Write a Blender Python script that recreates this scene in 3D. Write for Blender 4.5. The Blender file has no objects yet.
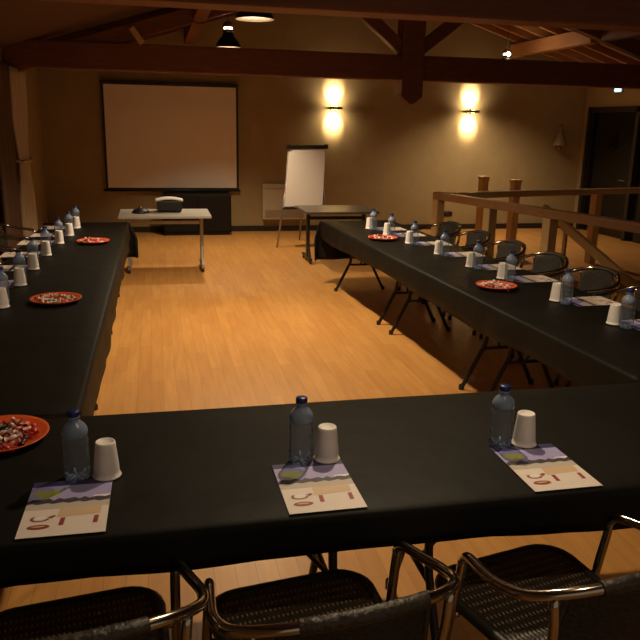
import bpy, bmesh, math, random
from mathutils import Vector, Matrix
random.seed(7)
S = bpy.context.scene
COL = S.collection
PI = math.pi

# ------------------------------------------------------------------ materials
def rgb(h):
    return tuple(h) + (1.0,)

def mat(name, color, rough=0.6, metal=0.0, spec=0.5, emit=None, estr=0.0):
    m = bpy.data.materials.new(name); m.use_nodes = True
    b = m.node_tree.nodes['Principled BSDF']
    b.inputs['Base Color'].default_value = rgb(color)
    b.inputs['Roughness'].default_value = rough
    b.inputs['Metallic'].default_value = metal
    b.inputs['Specular IOR Level'].default_value = spec
    if emit:
        b.inputs['Emission Color'].default_value = rgb(emit)
        b.inputs['Emission Strength'].default_value = estr
    return m

def nodes(m):
    return m.node_tree.nodes, m.node_tree.links, m.node_tree.nodes['Principled BSDF']

def mapped(m, scale=(1, 1, 1), rot=(0, 0, 0)):
    n, l, b = nodes(m)
    tc = n.new('ShaderNodeTexCoord'); mp = n.new('ShaderNodeMapping')
    mp.inputs['Scale'].default_value = scale; mp.inputs['Rotation'].default_value = rot
    l.new(tc.outputs['Object'], mp.inputs['Vector'])
    return mp.outputs['Vector']

def ramp(m, fac, stops):
    n, l, b = nodes(m)
    r = n.new('ShaderNodeValToRGB')
    e = r.color_ramp.elements
    while len(e) < len(stops): e.new(0.5)
    for i, (p, c) in enumerate(stops):
        e[i].position = p; e[i].color = rgb(c)
    l.new(fac, r.inputs['Fac'])
    return r.outputs['Color']

def noise_mat(name, c1, c2, scale, rough=0.6, bump=0.0, stretch=(1, 1, 1), spec=0.5, detail=4, bscale=None):
    m = mat(name, c1, rough, spec=spec); n, l, b = nodes(m)
    v = mapped(m, stretch)
    t = n.new('ShaderNodeTexNoise'); t.inputs['Scale'].default_value = scale; t.inputs['Detail'].default_value = detail
    l.new(v, t.inputs['Vector'])
    l.new(ramp(m, t.outputs['Fac'], [(0.3, c1), (0.7, c2)]), b.inputs['Base Color'])
    if bump:
        t2 = n.new('ShaderNodeTexNoise'); t2.inputs['Scale'].default_value = bscale or scale; t2.inputs['Detail'].default_value = 3
        l.new(v, t2.inputs['Vector'])
        bp = n.new('ShaderNodeBump'); bp.inputs['Strength'].default_value = bump; bp.inputs['Distance'].default_value = 0.02
        l.new(t2.outputs['Fac'], bp.inputs['Height']); l.new(bp.outputs['Normal'], b.inputs['Normal'])
    return m

def floor_mat():
    m = mat('oak_parquet', (.5, .25, .08), 0.42); n, l, b = nodes(m)
    v = mapped(m, (1, 1, 1), (0, 0, PI / 2))
    br = n.new('ShaderNodeTexBrick')
    br.inputs['Scale'].default_value = 1.0
    br.inputs['Brick Width'].default_value = 0.62; br.inputs['Row Height'].default_value = 0.085
    br.inputs['Mortar Size'].default_value = 0.0012; br.inputs['Mortar Smooth'].default_value = 0.4
    br.inputs['Color1'].default_value = rgb((.56, .285, .082)); br.inputs['Color2'].default_value = rgb((.49, .235, .065))
    br.inputs['Mortar'].default_value = rgb((.30, .13, .035)); br.offset = 0.37
    l.new(v, br.inputs['Vector'])
    t = n.new('ShaderNodeTexNoise'); t.inputs['Scale'].default_value = 3; t.inputs['Detail'].default_value = 5
    mp2 = mapped(m, (9, 0.8, 1)); l.new(mp2, t.inputs['Vector'])
    mx = n.new('ShaderNodeMix'); mx.data_type = 'RGBA'; mx.blend_type = 'MULTIPLY'
    mx.inputs['Factor'].default_value = 0.45
    l.new(br.outputs['Color'], mx.inputs['A'])
    l.new(ramp(m, t.outputs['Fac'], [(0.3, (.72, .68, .62)), (0.7, (1.1, 1.08, 1.05))]), mx.inputs['B'])
    l.new(mx.outputs['Result'], b.inputs['Base Color'])
    return m

def weave_mat(name, dark, pale, sx, sy, thr=0.72):
    # woven plastic cane: pale dashes between dark strands
    m = mat(name, dark, 0.5); n, l, b = nodes(m)
    v = mapped(m)
    w1 = n.new('ShaderNodeTexWave'); w1.bands_direction = 'X'; w1.inputs['Scale'].default_value = sx
    w2 = n.new('ShaderNodeTexWave'); w2.bands_direction = 'Y'; w2.inputs['Scale'].default_value = sy
    l.new(v, w1.inputs['Vector']); l.new(v, w2.inputs['Vector'])
    mu = n.new('ShaderNodeMath'); mu.operation = 'MULTIPLY'
    l.new(w1.outputs['Fac'], mu.inputs[0]); l.new(w2.outputs['Fac'], mu.inputs[1])
    l.new(ramp(m, mu.outputs[0], [(thr - 0.35, dark), (thr, pale)]), b.inputs['Base Color'])
    bp = n.new('ShaderNodeBump'); bp.inputs['Strength'].default_value = 0.6; bp.inputs['Distance'].default_value = 0.004
    bp.invert = True
    l.new(mu.outputs[0], bp.inputs['Height']); l.new(bp.outputs['Normal'], b.inputs['Normal'])
    return m

def clear_mat(name, tint, fac=0.12):
    m = bpy.data.materials.new(name); m.use_nodes = True
    n = m.node_tree.nodes; l = m.node_tree.links; n.clear()
    o = n.new('ShaderNodeOutputMaterial'); tr = n.new('ShaderNodeBsdfTransparent'); gl = n.new('ShaderNodeBsdfGlossy')
    mx = n.new('ShaderNodeMixShader'); lw = n.new('ShaderNodeLayerWeight')
    tr.inputs['Color'].default_value = rgb(tint); gl.inputs['Roughness'].default_value = 0.06
    lw.inputs['Blend'].default_value = fac
    l.new(lw.outputs['Fresnel'], mx.inputs['Fac'])
    l.new(tr.outputs[0], mx.inputs[1]); l.new(gl.outputs[0], mx.inputs[2]); l.new(mx.outputs[0], o.inputs['Surface'])
    return m

def plastic_film(name, tint, dif, k=0.35):
    # translucent plastic with a milky share
    m = clear_mat(name, tint); n = m.node_tree.nodes; l = m.node_tree.links
    o = [x for x in n if x.type == 'OUTPUT_MATERIAL'][0]
    base = o.inputs['Surface'].links[0].from_socket
    d = n.new('ShaderNodeBsdfPrincipled'); d.inputs['Base Color'].default_value = rgb(dif); d.inputs['Roughness'].default_value = 0.25
    mx = n.new('ShaderNodeMixShader'); mx.inputs['Fac'].default_value = k
    l.new(base, mx.inputs[1]); l.new(d.outputs[0], mx.inputs[2]); l.new(mx.outputs[0], o.inputs['Surface'])
    return m

M = dict(
    floor=floor_mat(),
    wall=noise_mat('beige_plaster', (.335, .245, .12), (.375, .275, .135), 6, 0.85, 0.08, bscale=60),
    ceil=noise_mat('stained_boards', (.10, .045, .02), (.14, .065, .03), 3, 0.7, stretch=(1, 8, 1)),
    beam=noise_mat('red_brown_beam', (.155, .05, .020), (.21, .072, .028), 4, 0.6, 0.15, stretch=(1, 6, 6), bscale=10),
    beamlit=noise_mat('lamplit_beam', (.42, .19, .07), (.5, .24, .09), 4, 0.6, stretch=(6, 1, 6)),  # paler copy of the beam timber, lamplight put into the colour
    rail=noise_mat('varnished_oak', (.58, .37, .16), (.66, .43, .19), 6, 0.42, stretch=(1, 1, .3)),
    railtop=noise_mat('varnished_red_oak', (.33, .155, .065), (.40, .19, .08), 6, 0.4, stretch=(2, 2, 2)),
    darkwood=noise_mat('dark_wood', (.016, .011, .008), (.024, .016, .011), 5, 0.5, stretch=(1, 1, 6)),
    ebony=noise_mat('ebony_stain', (.006, .0045, .004), (.010, .007, .006), 5, 0.55, stretch=(1, 1, 6), spec=.25),
    cloth=noise_mat('black_tablecloth', (.0055, .005, .0037), (.008, .0073, .0055), 3, 0.58, 0.35, bscale=5, spec=0.16),
    black=mat('black_metal', (.012, .011, .010), 0.4),
    blackp=mat('black_plastic', (.015, .014, .014), 0.45),
    chrome=mat('polished_tube', (.52, .47, .42), 0.16, 1.0),
    steel=mat('grey_steel', (.32, .29, .26), 0.35, 0.7),
    grey=noise_mat('pale_laminate', (.34, .32, .30), (.38, .36, .33), 8, 0.5),
    dkgrey=noise_mat('dark_laminate', (.10, .085, .065), (.13, .11, .085), 8, 0.4),
    white=mat('white_plastic', (.74, .70, .70), 0.5),
    cup=mat('white_cup', (.78, .73, .72), 0.55),
    screen=mat('screen_fabric', (.86, .75, .66), 0.8),
    paper=mat('flipchart_paper', (.86, .80, .75), 0.8),
    radiator=mat('radiator_enamel', (.50, .42, .32), 0.5),
    grille=mat('radiator_grille', (.36, .27, .18), 0.6),
    curtain=noise_mat('beige_curtain', (.46, .36, .26), (.54, .43, .32), 4, 0.85, stretch=(6, 6, .5)),
    curtainb=noise_mat('brown_curtain', (.12, .062, .034), (.16, .085, .046), 4, 0.85, stretch=(6, 6, .5)),
    night=mat('night_glass', (.006, .006, .006), 0.08),
    cap=mat('blue_cap', (.012, .022, .13), 0.35),
    bottle=plastic_film('bottle_plastic', (.86, .91, .97), (.50, .54, .60), 0.13),
    shoulder=plastic_film('blue_film', (.66, .76, .92), (.34, .44, .66), 0.46),
    plate=mat('orange_red_plate', (.62, .095, .025), 0.35),
    weave=weave_mat('cane_seat', (.018, .013, .009), (.34, .25, .15), 24, 10, .95),
    weaveb=noise_mat('cane_back', (.010, .008, .006), (.030, .024, .016), 70, 0.6, 0.6, stretch=(1, 1, 1.5)),
    wrap=noise_mat('cane_wrap', (.03, .024, .018), (.06, .046, .034), 40, 0.45, 0.4),
    seatrim=mat('dark_cane_edge', (.016, .014, .011), 0.5),
    dome=mat('dark_lamp_shade', (.02, .016, .013), 0.35, 0.3),
    inner=mat('lamp_reflector', (.85, .82, .78), 0.35, 0.0),
    bulb=mat('lit_bulb', (1, .9, .75), 0.5, emit=(1.0, .72, .42), estr=45),
    capglow=mat('cap_glow', (1, .9, .75), 0.5, emit=(1.0, .82, .62), estr=6),  # added glow standing in for the bright shine on lamp caps
    sconce=mat('bronze_sconce', (.06, .04, .02), 0.4, 0.6),
    sconlit=mat('sconce_lens', (1, .9, .7), 0.5, emit=(1.0, .72, .40), estr=5),
    sign=mat('lit_sign', (.6, .9, .9), 0.5, emit=(.45, .95, 1.0), estr=2.2),
    fly_sky=mat('print_lavender', (.36, .33, .62), 0.5), fly_navy=mat('print_navy', (.03, .028, .11), 0.5),
    fly_hill=mat('print_hill', (.055, .045, .06), 0.5), fly_sun=mat('print_lime', (.42, .44, .10), 0.5),
    fly_base=mat('print_cream', (.78, .69, .64), 0.55), fly_band=mat('print_grey', (.52, .46, .41), 0.55),
    fly_tan=mat('print_tan', (.66, .48, .31), 0.5), fly_red=mat('print_maroon', (.30, .05, .04), 0.5),
    fly_white=mat('print_white', (.85, .80, .78), 0.5),
    sw_pink=mat('sweet_pink', (.75, .32, .30), 0.3), sw_white=mat('sweet_white', (.82, .70, .66), 0.3),
    sw_red=mat('sweet_red', (.55, .05, .04), 0.3), sw_dark=mat('sweet_brown', (.05, .03, .022), 0.3),
    sw_green=mat('sweet_green', (.22, .26, .12), 0.3),
    ornament=mat('pale_ceramic', (.30, .215, .13), 0.6),
)

# ------------------------------------------------------------------ mesh helpers
def B(): return bmesh.new()

def add_box(bm, lo, hi, mi=0, bev=0.0):
    vs = [bm.verts.new((x, y, z)) for x in (lo[0], hi[0]) for y in (lo[1], hi[1]) for z in (lo[2], hi[2])]
    q = [(0, 1, 3, 2), (4, 6, 7, 5), (0, 4, 5, 1), (2, 3, 7, 6), (0, 2, 6, 4), (1, 5, 7, 3)]
    fs = [bm.faces.new([vs[i] for i in f]) for f in q]
    for f in fs: f.material_index = mi
    if bev:
        es = list({e for f in fs for e in f.edges})
        bmesh.ops.bevel(bm, geom=es, offset=bev, segments=2, profile=0.6, affect='EDGES')
    return bm

def add_bar(bm, p, q, w, h, up=(0, 0, 1), bev=0.0, mi=0):
    # rectangular bar between two points
    p = Vector(p); q = Vector(q); d = (q - p); L = d.length; d.normalize()
    s = d.cross(Vector(up)); s.normalize(); u = s.cross(d)
    t = B(); add_box(t, (-w / 2, 0, -h / 2), (w / 2, L, h / 2), mi, bev)
    mtx = Matrix((( s.x, d.x, u.x, p.x), (s.y, d.y, u.y, p.y), (s.z, d.z, u.z, p.z), (0, 0, 0, 1)))
    t.transform(mtx); merge(bm, t); return bm

def merge(bm, t):
    me = bpy.data.meshes.new('tmp'); t.to_mesh(me); t.free(); bm.from_mesh(me); bpy.data.meshes.remove(me)

def smooth_path(pts, n=6):
    # Catmull-Rom
    P = [Vector(p) for p in pts]; out = []
    for i in range(len(P) - 1):
        p0 = P[i - 1] if i else P[i] * 2 - P[i + 1]
        p1, p2 = P[i], P[i + 1]
        p3 = P[i + 2] if i + 2 < len(P) else P[i + 1] * 2 - P[i]
        for k in range(n):
            t = k / n
            out.append(0.5 * ((2 * p1) + (p2 - p0) * t + (2 * p0 - 5 * p1 + 4 * p2 - p3) * t * t + (3 * p1 - p0 - 3 * p2 + p3) * t ** 3))
    out.append(P[-1]); return out

def add_tube(bm, pts, r, seg=10, cap=True, mi=0):
    P = [Vector(p) for p in pts]; n = len(P)
    T = [(P[min(i + 1, n - 1)] - P[max(i - 1, 0)]).normalized() for i in range(n)]
    a = Vector((0, 0, 1)) if abs(T[0].z) < 0.9 else Vector((1, 0, 0))
    u = T[0].cross(a).normalized(); rings = []
    for i in range(n):
        u = (u - T[i] * u.dot(T[i])).normalized(); v = T[i].cross(u)
        rr = r[i] if isinstance(r, (list, tuple)) else r
        rings.append([bm.verts.new(P[i] + (u * math.cos(2 * PI * k / seg) + v * math.sin(2 * PI * k / seg)) * rr) for k in range(seg)])
    for i in range(n - 1):
        for k in range(seg):
            f = bm.faces.new((rings[i][k], rings[i][(k + 1) % seg], rings[i + 1][(k + 1) % seg], rings[i + 1][k]))
            f.smooth = True; f.material_index = mi
    if cap:
        bm.faces.new(rings[0][::-1]).material_index = mi; bm.faces.new(rings[-1]).material_index = mi
    return bm

def add_lathe(bm, prof, seg=24, c=(0, 0, 0), mi=0, smooth=True):
    rings = []
    for (r, z) in prof:
        if r < 1e-5: rings.append([bm.verts.new((c[0], c[1], c[2] + z))])
        else: rings.append([bm.verts.new((c[0] + r * math.cos(2 * PI * k / seg), c[1] + r * math.sin(2 * PI * k / seg), c[2] + z)) for k in range(seg)])
    for i in range(len(rings) - 1):
        A, C = rings[i], rings[i + 1]
        for k in range(seg):
            k2 = (k + 1) % seg
            if len(A) == 1 and len(C) == 1: continue
            if len(A) == 1: f = bm.faces.new((A[0], C[k2], C[k]))
            elif len(C) == 1: f = bm.faces.new((A[k], A[k2], C[0]))
            else: f = bm.faces.new((A[k], A[k2], C[k2], C[k]))
            f.smooth = smooth; f.material_index = mi
    return bm

def add_prism(bm, poly, z0, z1, mi=0):
    a = [bm.verts.new((x, y, z0)) for x, y in poly]; b = [bm.verts.new((x, y, z1)) for x, y in poly]
    n = len(poly)
    fs = [bm.faces.new(a[::-1]), bm.faces.new(b)]
    for i in range(n): fs.append(bm.faces.new((a[i], a[(i + 1) % n], b[(i + 1) % n], b[i])))
    for f in fs: f.material_index = mi
    return bm

def obj(name, bm, m, parent=None, loc=(0, 0, 0), rz=0.0):
    bmesh.ops.recalc_face_normals(bm, faces=bm.faces)
    me = bpy.data.meshes.new(name); bm.to_mesh(me); bm.free()
    for x in (m if isinstance(m, list) else [m]): me.materials.append(x)
    o = bpy.data.objects.new(name, me); COL.objects.link(o)
    o.location = loc; o.rotation_euler = (0, 0, rz)
    if parent: o.parent = parent
    return o

def tag(o, label=None, cat=None, group=None, kind=None):
    if label: o['label'] = label
    if cat: o['category'] = cat
    if group: o['group'] = group
    if kind: o['kind'] = kind
    return o

def thing(name, label, cat, loc=(0, 0, 0), rz=0, group=None):
    o = bpy.data.objects.new(name, None); COL.objects.link(o)
    o.empty_display_size = 0.1
    o.location = loc; o.rotation_euler = (0, 0, rz)
    return tag(o, label, cat, group)

def struct(name, bm, m, **k): return tag(obj(name, bm, m, **k), kind='structure')

def dup(root, loc, rz, label, group=None):
    r = root.copy(); COL.objects.link(r); r.location = loc; r.rotation_euler = (0, 0, rz)
    r['label'] = label
    if group: r['group'] = group
    for ch in list(root.children):
        c = ch.copy(); COL.objects.link(c); c.parent = r
        for g in ch.children:
            d = g.copy(); COL.objects.link(d); d.parent = c
    return r

NTH = ['first', 'second', 'third', 'fourth', 'fifth', 'sixth', 'seventh', 'eighth']

# ------------------------------------------------------------------ camera (fitted to the photo's vanishing points)
F = 740.0
def basis():
    Y = Vector((154 - 320, 121 - 320, F)).normalized(); roll = 0.0205
    c = -(-roll * Y[0] + Y[1]) / Y[2]
    n = Vector((-roll, 1, c)).normalized()
    return n.cross(Y), Y, -n
cX, cY, cZ = basis()
right = Vector((cX[0], cY[0], cZ[0])); down = Vector((cX[1], cY[1], cZ[1])); fwd = Vector((cX[2], cY[2], cZ[2]))
cam = bpy.data.cameras.new('camera'); cam.sensor_width = 36; cam.lens = 36 * F / 640; cam.clip_start = 0.05
co = bpy.data.objects.new('camera', cam); COL.objects.link(co)
u, b_ = -down, -fwd
co.matrix_world = Matrix(((right.x, u.x, b_.x, 0), (right.y, u.y, b_.y, 0), (right.z, u.z, b_.z, 1.74), (0, 0, 0, 1)))
S.camera = co

# ------------------------------------------------------------------ room shell
XL, XR, YF, YN = -1.68, 7.42, 12.25, -2.2
RIDGE_X, RIDGE_Z, PITCH = 3.27, 4.05, 0.31
def roof_z(x): return RIDGE_Z - PITCH * abs(x - RIDGE_X)
# stairwell frame
A14 = math.radians(14)
sd = Vector((math.sin(A14), -math.cos(A14), 0)); se = Vector((math.cos(A14), math.sin(A14), 0))
SC = Vector((3.24, 8.28, 0))
h0 = SC + se * 0.12 + sd * 0.12; h1 = SC + se * 1.45 + sd * 0.12; h2 = SC + se * 1.45 + sd * 4.6; h3 = SC + se * 0.12 + sd * 4.6
bm = B()
# floor with the stair opening
outer = [(XL - .1, YN - .1), (XR + .1, YN - .1), (XR + .1, YF + .1), (XL - .1, YF + .1)]
ov = [bm.verts.new((x, y, 0)) for x, y in outer]
hv = [bm.verts.new((p.x, p.y, 0)) for p in (h3, h2, h1, h0)]   # near-left, near-right, far-right, far-left
for i in range(4):
    bm.faces.new((ov[i], ov[(i + 1) % 4], hv[(i + 1) % 4], hv[i]))
r = bmesh.ops.extrude_face_region(bm, geom=list(bm.faces))
bmesh.ops.translate(bm, verts=[v for v in r['geom'] if isinstance(v, bmesh.types.BMVert)], vec=(0, 0, -0.16))
struct('floor', bm, M['floor'])
# walls
def gable(y0, y1):
    t = B()
    poly = [(XL - .1, -.1), (XR + .1, -.1), (XR + .1, roof_z(XR)), (RIDGE_X, RIDGE_Z), (XL - .1, roof_z(XL))]
    a = [t.verts.new((x, y0, z)) for x, z in poly]; c = [t.verts.new((x, y1, z)) for x, z in poly]
    t.faces.new(a); t.faces.new(c[::-1])
    for i in range(5): t.faces.new((a[i], a[(i + 1) % 5], c[(i + 1) % 5], c[i]))
    return t
struct('wall_far', gable(YF, YF + .15), M['wall'])
# left wall with a window opening behind the curtain
bm = B(); W0, W1, WZ = 8.0, 9.4, 2.15
add_box(bm, (XL - .15, YN, 0), (XL, W0, roof_z(XL))); add_box(bm, (XL - .15, W1, 0), (XL, YF, roof_z(XL)))
add_box(bm, (XL - .15, W0, WZ), (XL, W1, roof_z(XL))); add_box(bm, (XL - .15, W0, 0), (XL, W1, .25))
struct('wall_left', bm, M['wall'])
w = struct('window_1', add_box(B(), (XL - .11, W0, .25), (XL - .09, W1, WZ)), M['night'])
bm = B()
for a, c in (((W0, .25), (W0 + .06, WZ)), ((W1 - .06, .25), (W1, WZ)), ((W0, .25), (W1, .31)), ((W0, WZ - .06), (W1, WZ))):
    add_box(bm, (XL - .13, a[0], a[1]), (XL - .06, c[0], c[1]))
obj('window_frame', bm, M['darkwood'], w)
# right wall with door opening
D0, D1, DZ = 9.3, 12.12, 2.12
bm = B()
add_box(bm, (XR, YN, 0), (XR + .15, D0, roof_z(XR))); add_box(bm, (XR, D1, 0), (XR + .15, YF, roof_z(XR)))
add_box(bm, (XR, D0, DZ), (XR + .15, D1, roof_z(XR)))
struct('wall_right', bm, M['wall'])
d = struct('door_1', add_box(B(), (XR + .07, D0, 0), (XR + .09, D1, DZ)), M['night'])
bm = B()
for y in (D0, (D0 + D1) / 2 - .045, D1 - .09): add_box(bm, (XR - .01, y, 0), (XR + .12, y + .09, DZ))
add_box(bm, (XR - .01, D0, DZ - .09), (XR + .12, D1, DZ))
obj('door_frame', bm, M['darkwood'], d)
bm = B(); add_tube(bm, [(XR + .05, D1 - 1.25, .95), (XR - .02, D1 - 1.25, .95), (XR - .02, D1 - 1.13, .95)], .012)
tag(obj('door_handle', bm, M['steel'], d), 'metal lever handle')
# roof
for nm, xs in (('left', (XL - .3, RIDGE_X)), ('right', (RIDGE_X, XR + .3))):
    bm = B(); a, c = xs
    v = [bm.verts.new(p) for p in ((a, YN - .3, roof_z(a)), (c, YN - .3, roof_z(c)), (c, YF + .3, roof_z(c)), (a, YF + .3, roof_z(a)),
                                   (a, YN - .3, roof_z(a) + .12), (c, YN - .3, roof_z(c) + .12), (c, YF + .3, roof_z(c) + .12), (a, YF + .3, roof_z(a) + .12))]
    for f in ((0, 1, 2, 3), (4, 7, 6, 5), (0, 4, 5, 1), (1, 5, 6, 2), (2, 6, 7, 3), (3, 7, 4, 0)): bm.faces.new([v[i] for i in f])
    struct('ceiling_' + nm, bm, M['ceil'])
# baseboards
struct('baseboard_far', add_box(B(), (XL, YF - .015, 0), (XR, YF, .09)), M['darkwood'])
struct('baseboard_left', add_box(B(), (XL, YN, 0), (XL + .015, YF - .02, .09)), M['darkwood'])
# rafters on the two slopes (setting), purlins
k = 1
for y in [9.98 + .42 * i for i in range(6)]:
    for s in (-1, 1):
        e = XL + .02 if s < 0 else XR - .02
        p = (RIDGE_X + s * .09, y, roof_z(RIDGE_X + .09) - .055); q = (e, y, roof_z(e) - .055)
        struct('trim_%d' % k, add_bar(B(), p, q, .07, .09), M['beamlit'] if s > 0 else M['beam']); k += 1  # right slope rafters take the paler lamplit colour
for x in (.57, 5.97):
    z = roof_z(x) - .115
    struct('trim_%d' % k, add_box(B(), (x - .075, 9.78, z - .2), (x + .075, YF, z - .0), bev=.008), M['beamlit'] if x > 3 else M['beam']); k += 1  # far right length takes the same painted lamplight
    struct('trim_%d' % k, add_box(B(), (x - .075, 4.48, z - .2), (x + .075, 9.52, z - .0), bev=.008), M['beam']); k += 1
struct('trim_%d' % k, add_box(B(), (RIDGE_X - .07, 4.5, RIDGE_Z - .27), (RIDGE_X + .07, 9.5, RIDGE_Z - .07)), M['beam']); k += 1
struct('trim_%d' % k, add_box(B(), (RIDGE_X - .07, 9.8, RIDGE_Z - .27), (RIDGE_X + .07, YF, RIDGE_Z - .07)), M['beam'])

def truss(y, label, z0=2.31, z1=2.62, kp=(3.125, 3.415), t=.22):
    T = thing('roof_truss', label, 'roof truss', (0, 0, 0), 0, 'timber roof trusses')
    obj('tie_beam', add_box(B(), (XL, y - t / 2, z0), (XR, y + t / 2, z1), bev=.015), M['beam'], T)
    bm = B(); a, c = kp; m = (a + c) / 2
    add_box(bm, (a, y - t / 2 - .03, z0 - .2), (c, y + t / 2 + .03, RIDGE_Z - .30), bev=.012)
    # chamfered pendant tip
    pts = [(a, z0 - .2), (c, z0 - .2), (c - .09, z0 - .27), (m, z0 - .30), (a + .09, z0 - .27)]
    f = [bm.verts.new((x, y - t / 2 - .03, z)) for x, z in pts]; g = [bm.verts.new((x, y + t / 2 + .03, z)) for x, z in pts]
    bm.faces.new(f); bm.faces.new(g[::-1])
    for i in range(5): bm.faces.new((f[i], f[(i + 1) % 5], g[(i + 1) % 5], g[i]))
    obj('king_post', bm, M['beam'], T)
    for s in (-1, 1):
        obj('strut', add_bar(B(), (m + s * .12, y, z1 + .08), (m + s * 1.15, y, z1 + .08 + .8), .14, .15, bev=.008), M['beam'], T)
        e = XL + .03 if s < 0 else XR - .03
        obj('principal_rafter', add_bar(B(), (m + s * .12, y, roof_z(m) - .25), (e, y, roof_z(e) - .21), .15, .18, bev=.008), M['beam'], T)
    return T
truss(9.65, 'timber roof truss with king post hanging below its beam, nearer the far wall')
truss(4.36, 'thick timber roof beam crossing the very top of the picture', 2.345, 2.72)

# pale bracket block on the far truss (left)
tag(obj('wood_bracket', add_bar(B(), (-.22, 9.50, 2.79), (-.10, 9.50, 2.62), .05, .07, bev=.006), M['rail']),
    'small pale wooden block fixed on the dark beam above the projection screen', 'wooden block')

# ------------------------------------------------------------------ lamps
def spot(name, loc, rot, power, angle, blend=0.6, radius=0.03, color=(1.0, .76, .48)):
    l = bpy.data.lights.new(name, 'SPOT'); l.energy = power; l.spot_size = math.radians(angle); l.spot_blend = blend
    l.shadow_soft_size = radius; l.color = color
    o = bpy.data.objects.new(name, l); COL.objects.link(o); o.location = loc; o.rotation_euler = rot
    return o
def pendant(loc, label, power, angle=130, up=0, r=.165):
    T = thing('pendant_lamp', label, 'hanging lamp', loc, 0, 'dark dome pendant lamps')
    prof = [(r, 0), (r * .985, .012), (r * .88, .045), (r * .72, .09), (r * .5, .13), (.068, .16), (.064, .18)]
    bm = B(); add_lathe(bm, prof, 28)
    obj('lamp_shade', bm, M['dome'], T)
    bm = B(); add_lathe(bm, [(rr - .006, z) for rr, z in prof[:-2]] , 28)
    add_lathe(bm, [(r - .006, 0), (r - .028, .012), (r - .04, .03)], 28)
    tag(obj('reflector', bm, M['inner'], T), 'shiny pale inside of the shade')
    bm = B(); add_lathe(bm, [(.062, .175), (.066, .19), (.066, .215), (.050, .218), (.050, .245), (.066, .248), (.062, .285), (.035, .31), (.012, .32)], 18)
    tag(obj('cap', bm, M['chrome'], T), 'chrome lamp holder')
    bm = B(); add_tube(bm, [(0, 0, .30), (0, 0, roof_z(loc[0]) - loc[2] - .005)], .005, 6); obj('cord', bm, M['black'], T)
    bm = B(); add_lathe(bm, [(.052, .219), (.056, .222), (.056, .241), (.052, .244)], 18); tag(obj('cap_glow', bm, M['capglow'], T), 'added glowing ring imitating the shine on the cap')
    if up:
        pl = bpy.data.lights.new('pendant_uplight', 'POINT'); pl.energy = up; pl.color = (1.0, .74, .46); pl.shadow_soft_size = .03
        po = bpy.data.objects.new('pendant_uplight', pl); COL.objects.link(po); po.location = (loc[0], loc[1] - .09, loc[2] + .232)
    bm = B(); add_lathe(bm, [(0, .045), (.02, .05), (.03, .07), (.028, .09), (.015, .115), (.014, .16)], 14)
    tag(obj('bulb', bm, M['bulb'], T), 'glowing bulb')
    s = spot('pendant_light', (loc[0], loc[1], loc[2] + .045), (0, 0, 0), power, angle, 0.75, .04)
    return T
PEND = [
    ((.84, 6.5, 2.565), 'dark dome pendant lamp with bright open underside, hung before the far roof beam', 430, 140),
    ((.969, 10.15, 2.675), 'dark dome pendant lamp with shiny cap, above the beam over the screen', 300, 108),
    ((5.26, 11.0, 2.59), 'dark dome pendant lamp with shiny cap, by the lit roof rafters', 200, 130, 6),
]
for a in PEND: pendant(*a)
pendant((.95, 1.40, 2.66), 'dark dome pendant lamp hung over the chairs of the front table', 34, 150)
pendant((1.0, 3.25, 2.66), 'dark dome pendant lamp hung between the front table and the thick beam', 165, 140)

for x, lab in ((2.871, 'left of the two wall lights throwing light up and down'), (5.241, 'right of the two wall lights throwing light up and down')):
    z = 2.0
    T = thing('wall_light', lab, 'wall light', (x, YF, z), 0, 'up and down wall lights')
    obj('back_plate', add_box(B(), (-.04, -.02, -.05), (.04, -.001, .05), bev=.004), M['sconce'], T)
    obj('housing', add_box(B(), (-.10, -.225, -.02), (.10, -.02, .02), bev=.006), M['sconce'], T)
    for s in (-1, 1):
        bm = B(); add_lathe(bm, [(0, 0), (.03, 0), (.03, .006), (0, .006)], 16, (0, -.175, .0205 if s > 0 else -.0265))
        tag(obj('lens', bm, M['sconlit'], T), 'glowing round lens')
        a = math.radians(53)
        spot('wall_light_beam', (x, YF - .19, z + s * .05), ((PI - a) if s > 0 else a, 0, 0), 120, 74, 1.0, .02, (1.0, .76, .46))
        spot('wall_light_glow', (x, YF - .19, z + s * .05), ((PI - a) if s > 0 else a, 0, 0), 15, 160, 1.0, .02, (1.0, .76, .46))

# ------------------------------------------------------------------ things on the far wall
T = thing('projection_screen', 'large pull-down projection screen with black borders on the far wall', 'projection screen', (0, YF, 0))
x0, x1, z0, z1 = -.735, 1.275, .715, 2.27
tag(obj('screen_fabric', add_box(B(), (x0, -.062, z0), (x1, -.058, z1)), M['screen'], T), 'blank pale screen sheet')
bm = B()
add_box(bm, (x0 - .035, -.063, z0 - .03), (x0, -.057, z1 + .03)); add_box(bm, (x1, -.063, z0 - .03), (x1 + .035, -.057, z1 + .03))
add_box(bm, (x0, -.063, z1), (x1, -.057, z1 + .03)); add_box(bm, (x0, -.063, z0 - .03), (x1, -.057, z0))
obj('black_border', bm, M['blackp'], T)
obj('case', add_box(B(), (x0 - .05, -.09, z1 + .024), (x1 + .045, -.002, z1 + .05), bev=.008), M['darkwood'], T)
bm = B(); add_tube(bm, [(x0 - .07, -.06, z0 - .04), (x1 + .06, -.06, z0 - .04)], .018); obj('weight_bar', bm, M['blackp'], T)

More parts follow.
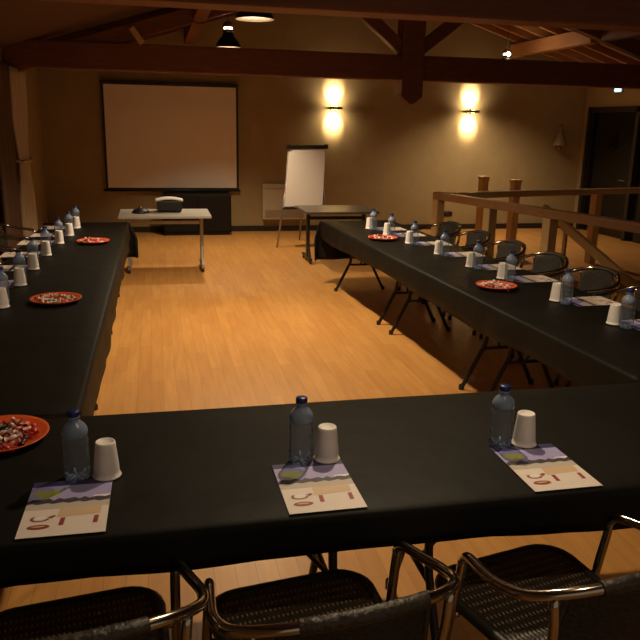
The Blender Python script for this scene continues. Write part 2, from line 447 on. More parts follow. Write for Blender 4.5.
T = thing('low_cabinet', 'dark low cabinet standing under the projection screen', 'cabinet', (.62, YF, 0))
obj('carcass', add_box(B(), (-.53, -.42, .04), (.53, -.02, .635), bev=.006), M['ebony'], T)
obj('plinth', add_box(B(), (-.50, -.39, 0), (.50, -.04, .04)), M['black'], T)
for s in (-1, 1):
    dr = obj('door', add_box(B(), (min(s * .01, s * .515), -.44, .06), (max(s * .01, s * .515), -.421, .615), bev=.004), M['ebony'], T)
    bm = B(); add_tube(bm, [(s * .05, -.455, .28), (s * .05, -.455, .38)], .006, 8); obj('handle', bm, M['black'], dr)

T = thing('electric_heater', 'pale flat panel heater on the far wall behind the flipchart', 'heater', (1.93, YF, 0))
obj('body', add_box(B(), (-.235, -.09, .20), (.50, -.012, .78), bev=.012), M['radiator'], T)
bm = B()
add_box(bm, (-.19, -.094, .235), (.46, -.088, .36))
for i in range(24): add_box(bm, (-.185 + i * .027, -.098, .24), (-.175 + i * .027, -.093, .355))
tag(obj('grille', bm, M['grille'], T), 'brownish slotted grille')
obj('top_slot', add_box(B(), (-.20, -.094, .70), (.46, -.0885, .715)), M['grille'], T)

T = thing('wall_socket', 'small double wall socket low on the far wall behind the railing', 'socket', (4.981, YF, .271))
obj('plate', add_box(B(), (-.075, -.012, -.04), (.075, -.001, .04), bev=.004), M['sconce'], T)
for s in (-1, 1):
    bm = B(); add_lathe(bm, [(0, 0), (.022, 0), (.022, .004), (0, .004)], 14); bm.transform(Matrix.Rotation(PI / 2, 4, 'X'))
    o = obj('outlet', bm, M['black'], T); o.location = (s * .035, -.012, 0)

T = thing('wall_ornament', 'small pale hanging ornament on the far wall near the dark door', 'ornament', (6.93, YF, 1.56))
bm = B(); add_lathe(bm, [(0, .16), (.025, .15), (.045, .10), (.07, .03), (.11, -.05), (.115, -.09), (.10, -.095), (0, -.08)], 18, (0, -.12, 0)); obj('bell', bm, M['ornament'], T)
bm = B(); add_lathe(bm, [(0, -.08), (.03, -.10), (.035, -.13), (.02, -.155), (0, -.16)], 14, (0, -.12, 0)); obj('knob', bm, M['ornament'], T)
bm = B(); add_tube(bm, [(0, -.12, .14), (.0, -.12, .22), (.04, -.06, .26), (.05, -.001, .26)], .009, 8); obj('bracket', bm, M['ornament'], T)

T = thing('exit_sign', 'small glowing pale blue emergency sign above the dark door', 'emergency sign', (XR, 11.25, 2.40))
obj('housing', add_box(B(), (-.05, -.11, -.07), (-.001, .11, .07), bev=.006), M['white'], T)
tag(obj('lit_panel', add_box(B(), (-.054, -.09, -.05), (-.0505, .09, .05)), M['sign'], T), 'lit blue-white face')

# ------------------------------------------------------------------ curtain (left)
T = thing('curtain', 'long beige curtain with tie-back hanging at the far left', 'curtain', (-1.545, 9.62, 0))
def drape(y0, y1, amp, n, dx, ztop, zbot, waist):
    bm = B(); NY, NZ = 60, 24; g = []
    for j in range(NZ + 1):
        z = zbot + (ztop - zbot) * j / NZ; row = []
        pinch = 1 - .35 * math.exp(-((z - waist) / .35) ** 2)
        for i in range(NY + 1):
            t = i / NY; yy = (y0 + y1) / 2 + (y1 - y0) * (t - .5) * pinch
            row.append(bm.verts.new((dx + amp * math.sin(t * n * 2 * PI) * (.8 + .2 * math.sin(3 * z)), yy, z)))
        g.append(row)
    for j in range(NZ):
        for i in range(NY):
            f = bm.faces.new((g[j][i], g[j][i + 1], g[j + 1][i + 1], g[j + 1][i])); f.smooth = True
    return bm
o = obj('curtain_panel', drape(-.55, .50, .045, 8, 0, 2.29, .03, 1.25), M['curtain'], T)
o.modifiers.new('s', 'SOLIDIFY').thickness = .004
bm = B(); add_tube(bm, smooth_path([(.048, -.37, 1.26), (.062, -.02, 1.24), (.048, .30, 1.26), (-.055, .31, 1.27), (-.06, -.02, 1.27), (-.055, -.38, 1.27), (.048, -.37, 1.26)], 5), .014, 8, False); tag(obj('tie_back', bm, M['curtain'], T), 'pale tie-back band')
T = thing('curtain', 'long brown curtain left of the beige one at the edge', 'curtain', (-1.545, 8.66, 0))
o = obj('curtain_panel', drape(-.5, .36, .04, 9, 0, 2.29, .03, 5), M['curtainb'], T)
o.modifiers.new('s', 'SOLIDIFY').thickness = .004
T = thing('curtain_rail', 'dark curtain rail above the curtains at the far left', 'curtain rail', (-1.545, 9.05, 2.29))
bm = B(); add_tube(bm, [(0, -.95, .010), (0, .46, .010)], .012, 10); obj('rod', bm, M['darkwood'], T)
for y in (-.9, .40):
    bm = B(); add_tube(bm, [(0, y, .010), (-.134, y, .010)], .008, 8); obj('bracket', bm, M['darkwood'], T)

# ------------------------------------------------------------------ railing round the stairs
def railing(name, label, p0, p1, posts, parts_top=.06, w=.11, h=.085, zt=1.0, tops=None, m=None):
    T = thing(name, label, 'railing', (p0.x, p0.y, 0))
    o_ = Vector((p0.x, p0.y, 0)); L = (p1 - p0); Ln = L.length; d = L.normalized()
    obj('handrail', add_bar(B(), p0 - o_ + d * (-.05) + Vector((0, 0, zt - h / 2)), p0 - o_ + d * (Ln + .05) + Vector((0, 0, zt - h / 2)), w, h, bev=.01), m or M['railtop'], T)
    for s in posts:
        c = p0 - o_ + d * s
        obj('post', add_bar(B(), c, c + Vector((0, 0, zt - h)), .105, .105, up=d, bev=.008), M['rail'], T)
    return T
railing('stair_railing', 'wooden railing with reddish handrail running behind the right-hand table', SC, SC + sd * 4.7, (0.0, .95, 1.85, 3.3, 4.5))
e0 = SC + se * .16 + sd * .02
railing('stair_railing', 'pale wooden railing across the far end of the stairwell, before the dark door', e0, SC + se * 4.0 + sd * .02, (2.35, 3.7), m=M['rail'], w=.09, h=.075, zt=.995)
for x, y, lab in ((4.76, 10.40, 'left of the two square wooden newel posts rising behind the railing'), (4.95, 9.75, 'right of the two square wooden newel posts rising behind the railing')):
    bm = B(); add_box(bm, (-.055, -.055, 0), (.055, .055, 1.02), bev=.008); add_box(bm, (-.062, -.062, .99), (.062, .062, 1.045), bev=.01)
    tag(obj('newel_post', bm, M['rail'], None, (x, y, 0), A14), lab, 'post', 'newel posts')
# sloping hand rail of the stairs and the steps
T = thing('stair_handrail', 'pale sloping wooden handrail going down the stairs on the right', 'handrail', (0, 0, 0))
ha = SC + se * 1.40 + sd * .25; hb = SC + se * 1.40 + sd * 3.6
ha.z = .80; hb.z = -.75
obj('rail', add_bar(B(), ha, hb, .06, .10, bev=.008), M['rail'], T)
for t in (.12, .5, .85):
    p = ha.lerp(hb, t); obj('bracket', add_bar(B(), p + se * .0, p + Vector((0, 0, -.75)), .04, .04, up=se), M['rail'], T)
bm = B()
for i in range(8):
    s0 = .5 + i * .27; z = -.17 * (i + 1)
    pts = [h0 + sd * (s0 - .12), h1 + sd * (s0 - .12), h1 + sd * (s0 + .17), h0 + sd * (s0 + .17)]
    add_prism(bm, [(p.x, p.y) for p in pts], z - .04, z)
struct('stair_steps', bm, M['rail'])
bm = B()
hs = [h0, h1, h2, h3]
for i in range(4):
    a, c = hs[i], hs[(i + 1) % 4]
    add_bar(bm, a + Vector((0, 0, -1.2)), c + Vector((0, 0, -1.2)), .02, 2.06)
struct('wall_stairwell', bm, M['rail'])
struct('floor_lower', add_prism(B(), [(p.x, p.y) for p in hs], -2.28, -2.24), M['floor'])

# ------------------------------------------------------------------ folding tables
def make_folding(label):
    T = thing('folding_table', label, 'table', (0, 0, 0), 0, 'folding tables under the black cloths')
    obj('tabletop', add_box(B(), (-.375, -.86, .695), (.375, .86, .728), bev=.008), M['grey'], T)
    for s in (-1, 1):
        y = s * .70
        for q in (-1, 1):
            bm = B(); add_tube(bm, [(q * .085, y, .70), (q * .10, y, .40), (q * .115, y, .31), (q * .262, y, .02), (q * .268, y, 0.0)], .015, 10)
            lg = obj('leg', bm, M['black'], T)
            bm = B(); add_lathe(bm, [(0, 0), (.019, 0), (.019, .03), (.016, .034)], 12, (q * .268, y, 0)); obj('foot_cap', bm, M['blackp'], lg)
        bm = B(); add_tube(bm, [(-.122, y, .285), (.122, y, .285)], .012, 8); obj('crossbar', bm, M['black'], T)
        bm = B(); add_tube(bm, [(0, y, .285), (0, y - s * .34, .70)], .009, 8); obj('brace', bm, M['black'], T)
    return T
RT = math.atan(.045)
def right_edge(y): return 1.965 - .045 * (y - 2.6)
tb = make_folding('folding table under black cloth, right-hand row, nearest of three')
def place_r(y): return (right_edge(y) + .385, y, 0)
tb.location = place_r(3.46); tb.rotation_euler = (0, 0, RT)
dup(tb, place_r(5.185), RT, 'folding table under black cloth, right-hand row, middle of three')
dup(tb, place_r(6.91), RT, 'folding table under black cloth, right-hand row, farthest of three')
for i, y in enumerate((3.47, 5.195, 6.92)):
    dup(tb, (-.69, y, 0), 0, 'folding table under black cloth, left-hand row, %s of three' % ['nearest', 'middle', 'farthest'][i])
dup(tb, (-.19, 2.135, 0), PI / 2, 'folding table under black cloth, front row, left one')
dup(tb, (1.535, 2.135, 0), PI / 2, 'folding table under black cloth, front row, right one')

# ------------------------------------------------------------------ tablecloths
def cloth(label, width, length, hang_l, hang_r, loc, rz, z=.735, end=None, seed=0, ends_hang=0.0):
    """sheet along local +Y, centred in x; hang_l / hang_r = drop at -x / +x"""
    rnd = random.Random(seed); ph = [rnd.uniform(0, 6.28) for _ in range(6)]
    prof = []
    hw = width / 2
    for t in (1, .75, .5, .25, .08): prof.append((-hw - .012 - .012 * t, -hang_l * t, t))
    prof.append((-hw - .006, -.004, 0)); prof.append((-hw + .004, 0, 0))
    for i in range(1, 8): prof.append((-hw + width * i / 8, 0, 0))
    prof.append((hw - .004, 0, 0)); prof.append((hw + .006, -.004, 0))
    for t in (.08, .25, .5, .75, 1): prof.append((hw + .012 + .012 * t, -hang_r * t, t))
    NL = max(10, int(length / .06)); bm = B(); g = []
    for j in range(NL + 1):
        y = length * j / NL; row = []
        for (x, dz, t) in prof:
            sgn = 1 if x > 0 else -1
            wv = (math.sin(y * 7 + ph[0] + sgn) * .5 + math.sin(y * 13 + ph[1]) * .3 + math.sin(y * 3.1 + ph[2]) * .5) * .011 * t
            hm = (math.sin(y * 2.3 + ph[3] + sgn) * .012 + math.sin(y * 5.7 + ph[4]) * .006) * t
            row.append(bm.verts.new((x + sgn * (abs(wv)), y, z + dz + hm)))
        g.append(row)
    for j in range(NL):
        for i in range(len(prof) - 1):
            f = bm.faces.new((g[j][i], g[j][i + 1], g[j + 1][i + 1], g[j + 1][i])); f.smooth = True
    T = tag(obj('tablecloth', bm, M['cloth'], None, loc, rz), label, 'tablecloth', 'black tablecloths')
    T.modifiers.new('s', 'SOLIDIFY').thickness = .0025
    if end:
        # the cloth falling over the far end
        bm = B(); g = []; NX, NZ = 28, 10
        y0 = length
        for k in range(NZ + 1):
            t = k / NZ; row = []
            for i in range(NX + 1):
                s = -1 + 2 * i / NX
                xx = s * (hw + .02 + end['flare'] * min(1, t * 2.2))
                yy = y0 + .010 + .05 * math.sqrt(t) + .018 * math.sin(s * 9 + ph[5]) * t - (.10 * max(0, abs(s) - .86) / .14) * t
                zz = z - end['drop'] * t - (0.0 if t > .05 else 0)
                row.append(bm.verts.new((xx, yy if k else y0 - .001, zz + .0005)))
            g.append(row)
        for k in range(NZ):
            for i in range(NX):
                f = bm.faces.new((g[k][i], g[k][i + 1], g[k + 1][i + 1], g[k + 1][i])); f.smooth = True
        o = obj('end_drape', bm, M['cloth'], T); o.modifiers.new('s', 'SOLIDIFY').thickness = .0025
    return T
cloth('black tablecloth over the right-hand row of tables', .785, 5.20, .17, .16, (right_edge(2.6) + .385, 2.60, 0), RT, end=dict(flare=.06, drop=.43), seed=1)
cloth('black tablecloth over the left-hand row of tables', .785, 5.24, .16, .17, (-.70, 2.57, 0), 0, end=dict(flare=.08, drop=.37), seed=2)
cloth('black tablecloth over the front row, nearest the camera', .80, 3.66, .115, .06, (2.51, 2.135, 0), PI / 2 , seed=3, z=.7362)
TZ = .7385

# ------------------------------------------------------------------ flyers, bottles, cups
def make_flyer():
    bm = B(); w, h = .1075, .1485; t = .0012
    add_box(bm, (-w, -h, 0), (w, h, t), 0)
    def flat(poly, mi, dz):
        v = [bm.verts.new((x, y, t + dz)) for x, y in poly]; bm.faces.new(v).material_index = mi
    hz = .028
    sky = [(-w, hz)] + [(w, hz), (w, h - .03), (-w, h - .03)]
    flat(sky, 1, .0002)
    flat([(-w, h - .03), (w, h - .03), (w, h), (-w, h)], 2, .0002)
    # hills: jagged dark ridge
    top = [(-w + 2 * w * i / 16, hz + .005 + .020 * abs(math.sin(i * 1.3)) * (.4 + .6 * ((i * 7) % 5) / 4)) for i in range(17)]
    for i in range(16): flat([(top[i][0], hz - .009 + .004 * math.sin(i * 2.1)), (top[i + 1][0], hz - .009 + .004 * math.sin(i * 2.1 + 2.1)), top[i + 1], top[i]], 3, .0004)
    # lime blob, pale patch
    flat([(-.062 + .036 * math.cos(a), .075 + .022 * math.sin(a) * (1 + .25 * math.sin(3 * a))) for a in [2 * PI * i / 18 for i in range(18)]], 4, .0004)
    flat([(.06, hz + .012), (w, hz + .008), (w, hz + .024), (.065, hz + .022)], 9, .0003)
    # grey band
    flat([(-w, -.012), (w, -.012), (w, hz - .006), (-w, hz - .006)], 5, .0002)
    # tan bar with two legs
    flat([(-.02, -.058), (.088, -.052), (.09, -.010), (-.018, -.014)], 6, .0005)
    for x in (-.012, .072): flat([(x, -.10), (x + .012, -.10), (x + .014, -.062), (x + .002, -.062)], 7, .0005)
    # curled maroon mark and the lens shaped mark under it
    arc = [(math.cos(a), math.sin(a)) for a in [PI * .75 + PI * 1.2 * i / 12 for i in range(13)]]
    for i in range(12):
        r0, r1 = .018, .026
        flat([(-.062 + c[0] * r * .95, -.060 + c[1] * r * .62) for c, r in ((arc[i], r0), (arc[i + 1], r0), (arc[i + 1], r1), (arc[i], r1))], 7, .0005)
    flat([(-.06 + .016 * math.cos(a), -.058 + .010 * math.sin(a)) for a in [2 * PI * i / 14 for i in range(14)]], 8, .0005)
    flat([(-.045, -.055), (-.030, -.046), (-.022, -.050), (-.034, -.062)], 7, .0006)
    flat([(-.060 + .028 * math.cos(a), -.102 + .012 * math.sin(a)) for a in [2 * PI * i / 18 for i in range(18)]], 7, .0005)
    flat([(-.060 + .017 * math.cos(a), -.100 + .0035 * math.sin(a)) for a in [2 * PI * i / 14 for i in range(14)]], 6, .0007)
    return bm
flyer_mats = [M['fly_base'], M['fly_sky'], M['fly_navy'], M['fly_hill'], M['fly_sun'], M['fly_band'], M['fly_tan'], M['fly_red'], M['fly_white'], M['fly_white']]
def flyer_obj():
    t = make_flyer(); me = bpy.data.meshes.new('flyer'); t.to_mesh(me); t.free()
    for m in flyer_mats: me.materials.append(m)
    o = bpy.data.objects.new('flyer', me); COL.objects.link(o); return o
flyer0 = flyer_obj(); tag(flyer0, 'x', 'flyer')

def make_bottle():
    T = thing('water_bottle', 'x', 'water bottle')
    R = .0365
    lo = [(0, .004), (.012, .006), (.022, .001), (R - .004, 0), (R - .001, .006), (R, .018), (R, .040), (R - .0018, .045), (R, .050), (R, .066), (R - .0018, .071), (R, .076), (R, .092), (R - .0018, .097), (R, .102), (R, .122), (R - .003, .127), (R - .003, .132)]
    bm = B(); add_lathe(bm, lo, 24)
    obj('body', bm, M['bottle'], T)
    bm = B()
    for i in range(6):     # petal ribs of the base, sparkle put in as pale film
        a = 2 * PI * i / 6
        add_tube(bm, [(.010 * math.cos(a), .010 * math.sin(a), .0075), (.026 * math.cos(a), .026 * math.sin(a), .0055), (.0330 * math.cos(a), .0330 * math.sin(a), .017)], .004, 6)
    tag(obj('base', bm, M['shoulder'], T), 'ribbed foot, its sparkle painted in pale blue')
    hi = [(R - .003, .132), (R, .137), (R, .146), (R - .0025, .155), (R - .0085, .165), (.0190, .173), (.0150, .178), (.0140, .183), (.0140, .187), (.0180, .1875), (.0180, .190), (.0130, .191), (.0130, .198)]
    bm = B(); add_lathe(bm, hi, 24); tag(obj('shoulder', bm, M['shoulder'], T), 'blue tinted upper part and neck')
    bm = B(); add_lathe(bm, [(0, .2075), (.0155, .2075), (.0170, .2055), (.0172, .1920), (.0165, .1910), (.0140, .1910)], 20)
    for i in range(20):
        a = 2 * PI * i / 20; add_box(bm, (.0169 * math.cos(a) - .0006, .0169 * math.sin(a) - .0006, .193), (.0169 * math.cos(a) + .0006, .0169 * math.sin(a) + .0006, .205))
    tag(obj('cap', bm, M['cap'], T), 'dark blue screw cap')
    return T
bottle0 = make_bottle()
def make_cup():
    bm = B(); H = .108
    # upside down beaker: lip on the table, base on top with a recessed disc
    add_lathe(bm, [(.0365, .003), (.0395, .0005), (.0415, .003), (.0395, .006), (.0375, .007), (.0365, .020), (.0345, .045), (.032, .070), (.0295, .094), (.0285, H - .003), (.027, H), (.024, H), (.0225, H - .003), (0, H - .003)], 28)
    return bm
cup0 = tag(obj('cup', make_cup(), M['cup']), 'x', 'cup')

first = {'f': True}
def seat_set(pos, rz, where, db=(-.02, .185), dc=(.065, .183), df=(0, 0)):
    """flyer centre at pos; local +y points away from the sitter"""
    def w(p):
        c, s = math.cos(rz), math.sin(rz)
        return (pos[0] + p[0] * c - p[1] * s, pos[1] + p[0] * s + p[1] * c)
    jit = random.uniform(-.03, .03)
    if first['f']:
        f, b, c = flyer0, bottle0, cup0; first['f'] = False
    else:
        f = flyer0.copy(); COL.objects.link(f)
        b = dup(bottle0, (0, 0, 0), 0, ''); c = cup0.copy(); COL.objects.link(c)
    f.location = (*w(df), TZ + .0005); f.rotation_euler = (0, 0, rz + jit)
    b.location = (*w(db), TZ); b.rotation_euler = (0, 0, random.uniform(0, 6))
    c.location = (*w(dc), TZ)
    f['label'] = 'lavender and cream flyer, %s' % where
    b['label'] = 'blue-capped water bottle, %s' % where
    c['label'] = 'upturned white cup, %s' % where
    f['group'] = 'flyers at the places'; b['group'] = 'water bottles at the places'; c['group'] = 'upturned cups at the places'
    return f, b, c
seat_set((-.262, 1.886), .0, 'at the left place of the front table', (.010, .168), (.092, .166))
seat_set((.420, 1.886), 0, 'at the middle place of the front table', (-.015, .168), (.066, .166))
seat_set((1.132, 1.886), 0, 'at the right place of the front table', (-.065, .168), (.018, .166))
RB = [(2.143, 7.244), (2.198, 6.812), (2.234, 6.246), (2.285, 5.654), (2.32, 5.076), (2.36, 4.621), (2.383, 3.928), (2.411, 3.367)]
RB = [(x * (1 - .0035 * y), y - .0033 * y * y) for x, y in RB]
LB_SHIFT = .0035
for i, (x, y) in enumerate(RB):
    seat_set((x + .185, y + .03), PI / 2 + RT, '%s place from the far end of the right-hand table' % NTH[i], (-.03, .185), (.055, .195))
LB = [(-.783, 7.585), (-.795, 7.069), (-.83, 6.60), (-.858, 6.0), (-.868, 5.42), (-.868, 4.875), (-.867, 4.28)]
LB = [(x * (1 - LB_SHIFT * y), y - LB_SHIFT * y * y) for x, y in LB]
for i, (x, y) in enumerate(LB):
    seat_set((x - .17, y + .04), -PI / 2, '%s place from the far end of the left-hand table' % NTH[i], (-.045, .165), (.045, .175))

# ------------------------------------------------------------------ plates of sweets
def make_plate(r=.135):
    bm = B()
    add_lathe(bm, [(0, .004), (r * .62, .004), (r * .72, .007), (r * .93, .020), (r, .024), (r * 1.0, .021), (r * .94, .015), (r * .74, .001), (r * .60, 0), (0, 0)], 36)
    return bm
def make_sweet(name, m):
    bm = B()
    add_lathe(bm, [(.011, -.026), (.003, -.013), (.0075, -.009), (.0095, 0), (.0075, .009), (.003, .013), (.011, .026)], 8)
    bm.transform(Matrix.Rotation(PI / 2, 4, 'X')); bm.transform(Matrix.Scale(.75, 4, (0, 0, 1)))
    o = obj(name, bm, m); return tag(o, 'x', 'sweet')
SW = {k: make_sweet('wrapped_sweet', M['sw_' + k]) for k in ('pink', 'white', 'red', 'dark', 'green')}
SWN = dict(pink='pink', white='whitish', red='red', dark='dark brown', green='green')
used = set()
def sweet(kind, x, y, z, rz, lab):
    if kind in used:
        o = SW[kind].copy(); COL.objects.link(o)
    else: o = SW[kind]; used.add(kind)
    o.location = (x, y, z); o.rotation_euler = (random.uniform(-.5, .5), random.uniform(-.3, .3), rz)
    o['label'] = '%s sweet on the plate %s' % (SWN[kind], lab)
    o['group'] = '%s sweets on the plate %s' % (SWN[kind], lab)
plate0 = tag(obj('plate', make_plate(), M['plate']), 'x', 'plate')
PL = [(-.52, 2.37, 'at the near left corner of the tables', 46, 1.12), (-.58, 4.31, 'in the middle of the left-hand table', 24, 1.05), (-.535, 6.45, 'at the far end of the left-hand table', 20, 1.0),
      (1.998, 6.43, 'at the far end of the right-hand table', 20, 1.0), (2.13, 4.34, 'in the middle of the right-hand table', 24, .98)]
for i, (x, y, lab, n, sc) in enumerate(PL):
    if i == 0: p = plate0
    else: p = plate0.copy(); COL.objects.link(p)
    p.location = (x, y, TZ); p.scale = (sc, sc, 1); p['label'] = 'round orange-red plate of sweets %s' % lab; p['group'] = 'plates of sweets'
    for k_ in range(n):
        a = k_ * 2.39996; rr = .098 * sc * math.sqrt((k_ + .4) / n)
        dark = i == 0 and abs(rr * math.cos(a) + .005) < .04 and (0.0 < rr * math.sin(a) < .07)
        kd = 'dark' if dark else random.choices(['pink', 'white', 'red', 'green', 'dark'], [6, 4, 2, 1, .6])[0]
        sweet(kd, x + rr * math.cos(a), y + rr * math.sin(a), TZ + .016 + (.010 if k_ % 3 == 0 and rr < .08 else 0), random.uniform(0, PI), lab)

# ------------------------------------------------------------------ chairs
def make_chair():
    T = thing('cafe_chair', 'x', 'chair', (0, 0, 0), 0, 'woven tube chairs round the tables')
    R = .0135
    # arm and back hoop: one bent tube with the front legs
    half = [(.265, .13, .0), (.262, .07, .35), (.258, .03, .58), (.258, .022, .632), (.262, -.005, .657), (.276, -.08, .668), (.288, -.17, .684), (.270, -.25, .706), (.20, -.315, .735), (.10, -.35, .752)]
    hoop = [p for p in half[3:]] + [(0, -.360, .757)]
    full = [(x, y, z) for x, y, z in hoop] + [(-x, y, z) for x, y, z in hoop[-2::-1]]
    bm = B(); add_tube(bm, smooth_path(full, 5), R, 12); tag(obj('arm_hoop', bm, M['chrome'], T), 'polished metal tube arms and back rail')
    # cane binding round the middle of the back rail
    bm = B(); wp = smooth_path([(.145, -.338, .746), (.10, -.35, .752), (0, -.360, .757), (-.10, -.35, .752), (-.145, -.338, .746)], 14)
    add_tube(bm, wp, [R + .0035 + .002 * (i % 2) for i in range(len(wp))], 12); obj('rail_binding', bm, M['wrap'], T)
    for s in (-1, 1):
        bm = B(); add_tube(bm, smooth_path([(s * x, y, z) for x, y, z in [half[0], half[1], half[2], half[3]]], 4), R, 12); lg = obj('leg', bm, M['chrome'], T)
        bm = B(); add_lathe(bm, [(0, 0), (.017, 0), (.017, .03), (.014, .035)], 10, (s * .265, .13, 0)); obj('foot_cap', bm, M['blackp'], lg)
        bm = B(); add_tube(bm, smooth_path([(s * .235, -.29, .718), (s * .225, -.29, .60), (s * .215, -.25, .46), (s * .225, -.28, .2), (s * .235, -.33, 0)], 4), R * .9, 12); lg = obj('leg', bm, M['chrome'], T)
        bm = B(); add_lathe(bm, [(0, 0), (.017, 0), (.017, .03), (.014, .035)], 10, (s * .235, -.33, 0)); obj('foot_cap', bm, M['blackp'], lg)
        bm = B(); add_tube(bm, [(s * .262, .055, .44), (s * .235, .05, .44)], .007, 8)
        add_lathe(bm, [(0, -.004), (.010, -.004), (.010, .004), (0, .004)], 10, (s * .245, .05, .447)); obj('seat_bolt', bm, M['chrome'], T)
    def rr(a, b, y0, y1, r, n=6):
        pts = []
        for (cx, cy, a0) in ((b - r, y1 - r, 0), (-b + r, y1 - r, 90)):
            for i in range(n + 1):
                an = math.radians(a0 + 90 * i / n); pts.append((cx + r * math.cos(an), cy + r * math.sin(an)))
        for (cx, cy, a0) in ((-a + r * .6, y0 + r * .6, 180), (a - r * .6, y0 + r * .6, 270)):
            for i in range(n + 1):
                an = math.radians(a0 + 90 * i / n); pts.append((cx + r * .6 * math.cos(an), cy + r * .6 * math.sin(an)))
        return pts
    rim = rr(.205, .235, -.245, .225, .09)
    bm = B(); add_tube(bm, [(x * .97, y * .97, .452) for x, y in rim] + [(rim[0][0] * .97, rim[0][1] * .97, .452)], .017, 10, False)
    obj('seat_rim', bm, M['seatrim'], T)
    bm = B(); add_prism(bm, [(x * .955, y * .955) for x, y in rim], .444, .460); obj('seat', bm, M['weave'], T)
    # woven back panel hung from the rail
    bm = B(); g = []; NX, NZ = 24, 8
    for j in range(NZ + 1):
        t = j / NZ; row = []
        for i in range(NX + 1):
            s = -1 + 2 * i / NX
            row.append(bm.verts.new((s * (.185 + .02 * t), -.352 + .068 * s * s * 1.0 + .055 * t, .748 - .03 * s * s - .27 * t)))
        g.append(row)
    for j in range(NZ):
        for i in range(NX):
            f = bm.faces.new((g[j][i], g[j][i + 1], g[j + 1][i + 1], g[j + 1][i])); f.smooth = True
    o = obj('backrest', bm, M['weaveb'], T); o.modifiers.new('s', 'SOLIDIFY').thickness = .012
    bm = B(); edge = [Vector(((.185 + .02 * t) * q, -.352 + .068 + .055 * t, .748 - .03 - .27 * t)) for q in (1,) for t in [i / 8 for i in range(9)]]
    low = [Vector((s * .205, -.297 + .068 * s * s, .478 - .03 * s * s)) for s in [1 - 2 * i / 16 for i in range(17)]]
    oth = [Vector((-v.x, v.y, v.z)) for v in edge[::-1]]
    add_tube(bm, edge + low[1:-1] + oth, .008, 8); obj('backrest_edge', bm, M['wrap'], T)
    return T
chair = make_chair()
chair['label'] = 'woven metal-armed chair, middle of the three at the front table'
chair.location = (.35, 1.63, 0); chair.rotation_euler = (0, 0, math.radians(8))
dup(chair, (-.24, 1.655, 0), math.radians(8), 'woven metal-armed chair at the front table, lower left corner')
dup(chair, (1.015, 1.64, 0), math.radians(12), 'woven metal-armed chair at the front table, lower right corner')
for i in range(7):
    y = 7.30 - .645 * i
    dup(chair, (right_edge(y) + .77 + .19, y, 0), PI / 2 + RT + random.uniform(-.05, .05), 'woven metal-armed chair, %s from the far end behind the right-hand table' % NTH[i])
for i in range(6):
    y = 7.60 - .65 * i
    dup(chair, (-1.22, y, 0), -PI / 2 + random.uniform(-.04, .04), 'woven metal-armed chair, %s from the far end behind the left-hand table' % NTH[i])

# ------------------------------------------------------------------ two rear tables
def rear_table(label, x0, x1, y0, y1, zt, mt, ml, foot_y):
    cx, cy = (x0 + x1) / 2, (y0 + y1) / 2
    T = thing('training_table', label, 'table', (cx, cy, 0), 0)
    a, b = (x1 - x0) / 2, (y1 - y0) / 2
    obj('tabletop', add_box(B(), (-a, -b, zt - .03), (a, b, zt), bev=.008), mt, T)
    for s in (-1, 1):
        x = s * (a - .10)
        lg = obj('leg', add_box(B(), (x - .02, -.035, .06), (x + .02, .035, zt - .03), bev=.006), ml, T)
        f = obj('foot', add_box(B(), (x - .02, foot_y[0], .045), (x + .02, foot_y[1], .075), bev=.006), ml, lg)
        bm = B(); add_bar(bm, (x, foot_y[0] + .06, .075), (x, -.01, .30), .025, .025); obj('brace', bm, ml, lg)
        for y in (foot_y[0] + .03, foot_y[1] - .03):
            bm = B(); add_lathe(bm, [(0, -.012), (.022, -.012), (.024, 0), (.022, .012), (0, .012)], 14)
            bm.transform(Matrix.Rotation(PI / 2, 4, 'Y')); o = obj('castor', bm, M['blackp'], lg); o.location = (x, y, .0245)
    obj('crossbar', add_box(B(), (-a + .10, -.015, zt - .14), (a - .10, .015, zt - .10), bev=.004), ml, T)
    return T
rear_table('pale grey training table on castors carrying the projector', -.44, .615, 8.66, 9.42, .69, M['grey'], M['steel'], (-.25, .26))
rear_table('dark topped training table on castors in front of the flipchart', 1.80, 2.74, 8.98, 9.78, .69, M['dkgrey'], M['black'], (.0 - .22, .30))

T = thing('projector', 'grey projector with pale lid on the rear left table', 'projector', (.145, 9.14, .69))
obj('body', add_box(B(), (-.145, -.12, .015), (.145, .12, .135), bev=.014), M['blackp'], T)
bm = B(); NP = 14
for i in range(NP):
    xa, xb = -.16 + .32 * i / NP, -.16 + .32 * (i + 1) / NP
    za, zb = .152 - .9 * xa * xa, .152 - .9 * xb * xb
    v = [bm.verts.new(p) for p in ((xa, -.125, za), (xb, -.125, zb), (xb, .125, zb), (xa, .125, za), (xa, -.125, za + .014), (xb, -.125, zb + .014), (xb, .125, zb + .014), (xa, .125, za + .014))]
    for f in ((0, 3, 2, 1), (4, 5, 6, 7), (0, 1, 5, 4), (2, 3, 7, 6), (0, 4, 7, 3), (1, 2, 6, 5)): bm.faces.new([v[q] for q in f])
tag(obj('lid', bm, M['white'], T), 'pale curved lid')
bm = B(); add_lathe(bm, [(0, 0), (.035, 0), (.038, .03), (.03, .035), (0, .025)], 18); bm.transform(Matrix.Rotation(-PI / 2, 4, 'X'))
o = obj('lens', bm, M['night'], T); o.location = (.06, .118, .055)
for x in (-.12, .12):
    bm = B(); add_lathe(bm, [(0, 0), (.012, 0), (.012, .018)], 10, (x, -.09, 0)); obj('foot', bm, M['blackp'], T)
T = thing('desk_speaker', 'small black domed device at the left end of the rear left table', 'device', (-.19, 9.0, .69))
bm = B(); add_lathe(bm, [(0, 0), (.10, 0), (.105, .012), (.085, .035), (.045, .055), (0, .062)], 24); obj('body', bm, M['blackp'], T)
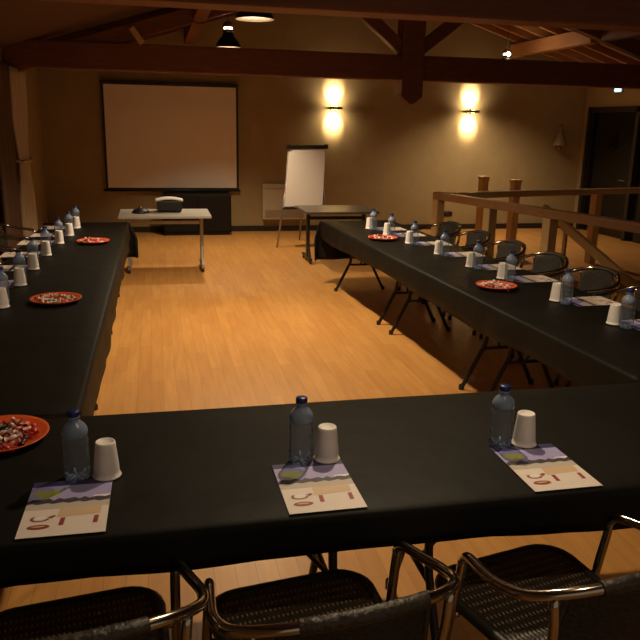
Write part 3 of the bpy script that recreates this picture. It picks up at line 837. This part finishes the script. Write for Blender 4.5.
bm = B(); add_lathe(bm, [(.022, .058), (.020, .072), (.010, .08), (0, .082)], 14); tag(obj('button', bm, M['chrome'], T), 'shiny round button')

# ------------------------------------------------------------------ flipchart easel
T = thing('flipchart_easel', 'white flipchart easel leaning behind the dark rear table', 'flipchart', (2.1, 10.6, 0))
tl, tr, br, bl = [Vector(p) for p in ((-.245, .06, 1.41), (.305, .06, 1.42), (.25, -.06, .60), (-.325, -.06, .575))]
def quad_slab(bm, a, b, c, d, th):
    n = (b - a).cross(d - a).normalized() * th
    v = [bm.verts.new(p) for p in (a, b, c, d, a + n, b + n, c + n, d + n)]
    for f in ((0, 1, 2, 3), (7, 6, 5, 4), (0, 4, 5, 1), (1, 5, 6, 2), (2, 6, 7, 3), (3, 7, 4, 0)): bm.faces.new([v[i] for i in f])
    return bm
off = Vector((0, .03, 0))
obj('board', quad_slab(B(), tl + off, tr + off, br + off, bl + off, -.02), M['grey'], T)
tag(obj('paper_pad', quad_slab(B(), tl + Vector((.01, .0, -.02)), tr + Vector((-.01, .0, -.02)), br + Vector((-.01, 0, .01)), bl + Vector((.01, 0, .01)), -.012), M['paper'], T), 'blank white paper')
bm = B(); add_bar(bm, tl + Vector((-.01, -.005, .01)), tr + Vector((.01, -.005, .01)), .035, .05, bev=.008)
for p in (tl, tr): add_box(bm, tuple(p + Vector((-.025, -.03, -.02))), tuple(p + Vector((.025, .025, .045))), bev=.006)
tag(obj('clamp_bar', bm, M['blackp'], T), 'black clamp bar with knobs at both ends')
tr_ = obj('pen_tray', add_box(B(), (-.345, -.13, .555), (.22, -.05, .575), bev=.004), M['blackp'], T)
for i in range(3):
    bm = B(); add_tube(bm, [(-.33 + .04 * i, -.10, .584), (-.24 + .03 * i, -.09, .584)], .009, 8); obj('marker', bm, M['blackp'], tr_)
for p, q in (((-.27, .01, .95), (-.42, -.06, 0)), ((.25, .01, .95), (.36, -.06, 0)), ((.02, .09, 1.35), (.04, .62, 0))):
    bm = B(); add_tube(bm, [p, q], .014, 8); obj('leg', bm, M['steel'], T)

# ------------------------------------------------------------------ world and view
w = bpy.data.worlds.new('night'); S.world = w; w.use_nodes = True
bg = w.node_tree.nodes['Background']; bg.inputs['Color'].default_value = (1.0, .76, .50, 1); bg.inputs['Strength'].default_value = 0.22  # warm ambient fill added, entering through the open near side
vs = S.view_settings; vs.view_transform = 'Standard'; vs.look = 'None'; vs.gamma = 1; vs.use_curve_mapping = False
vs.exposure = 0.0
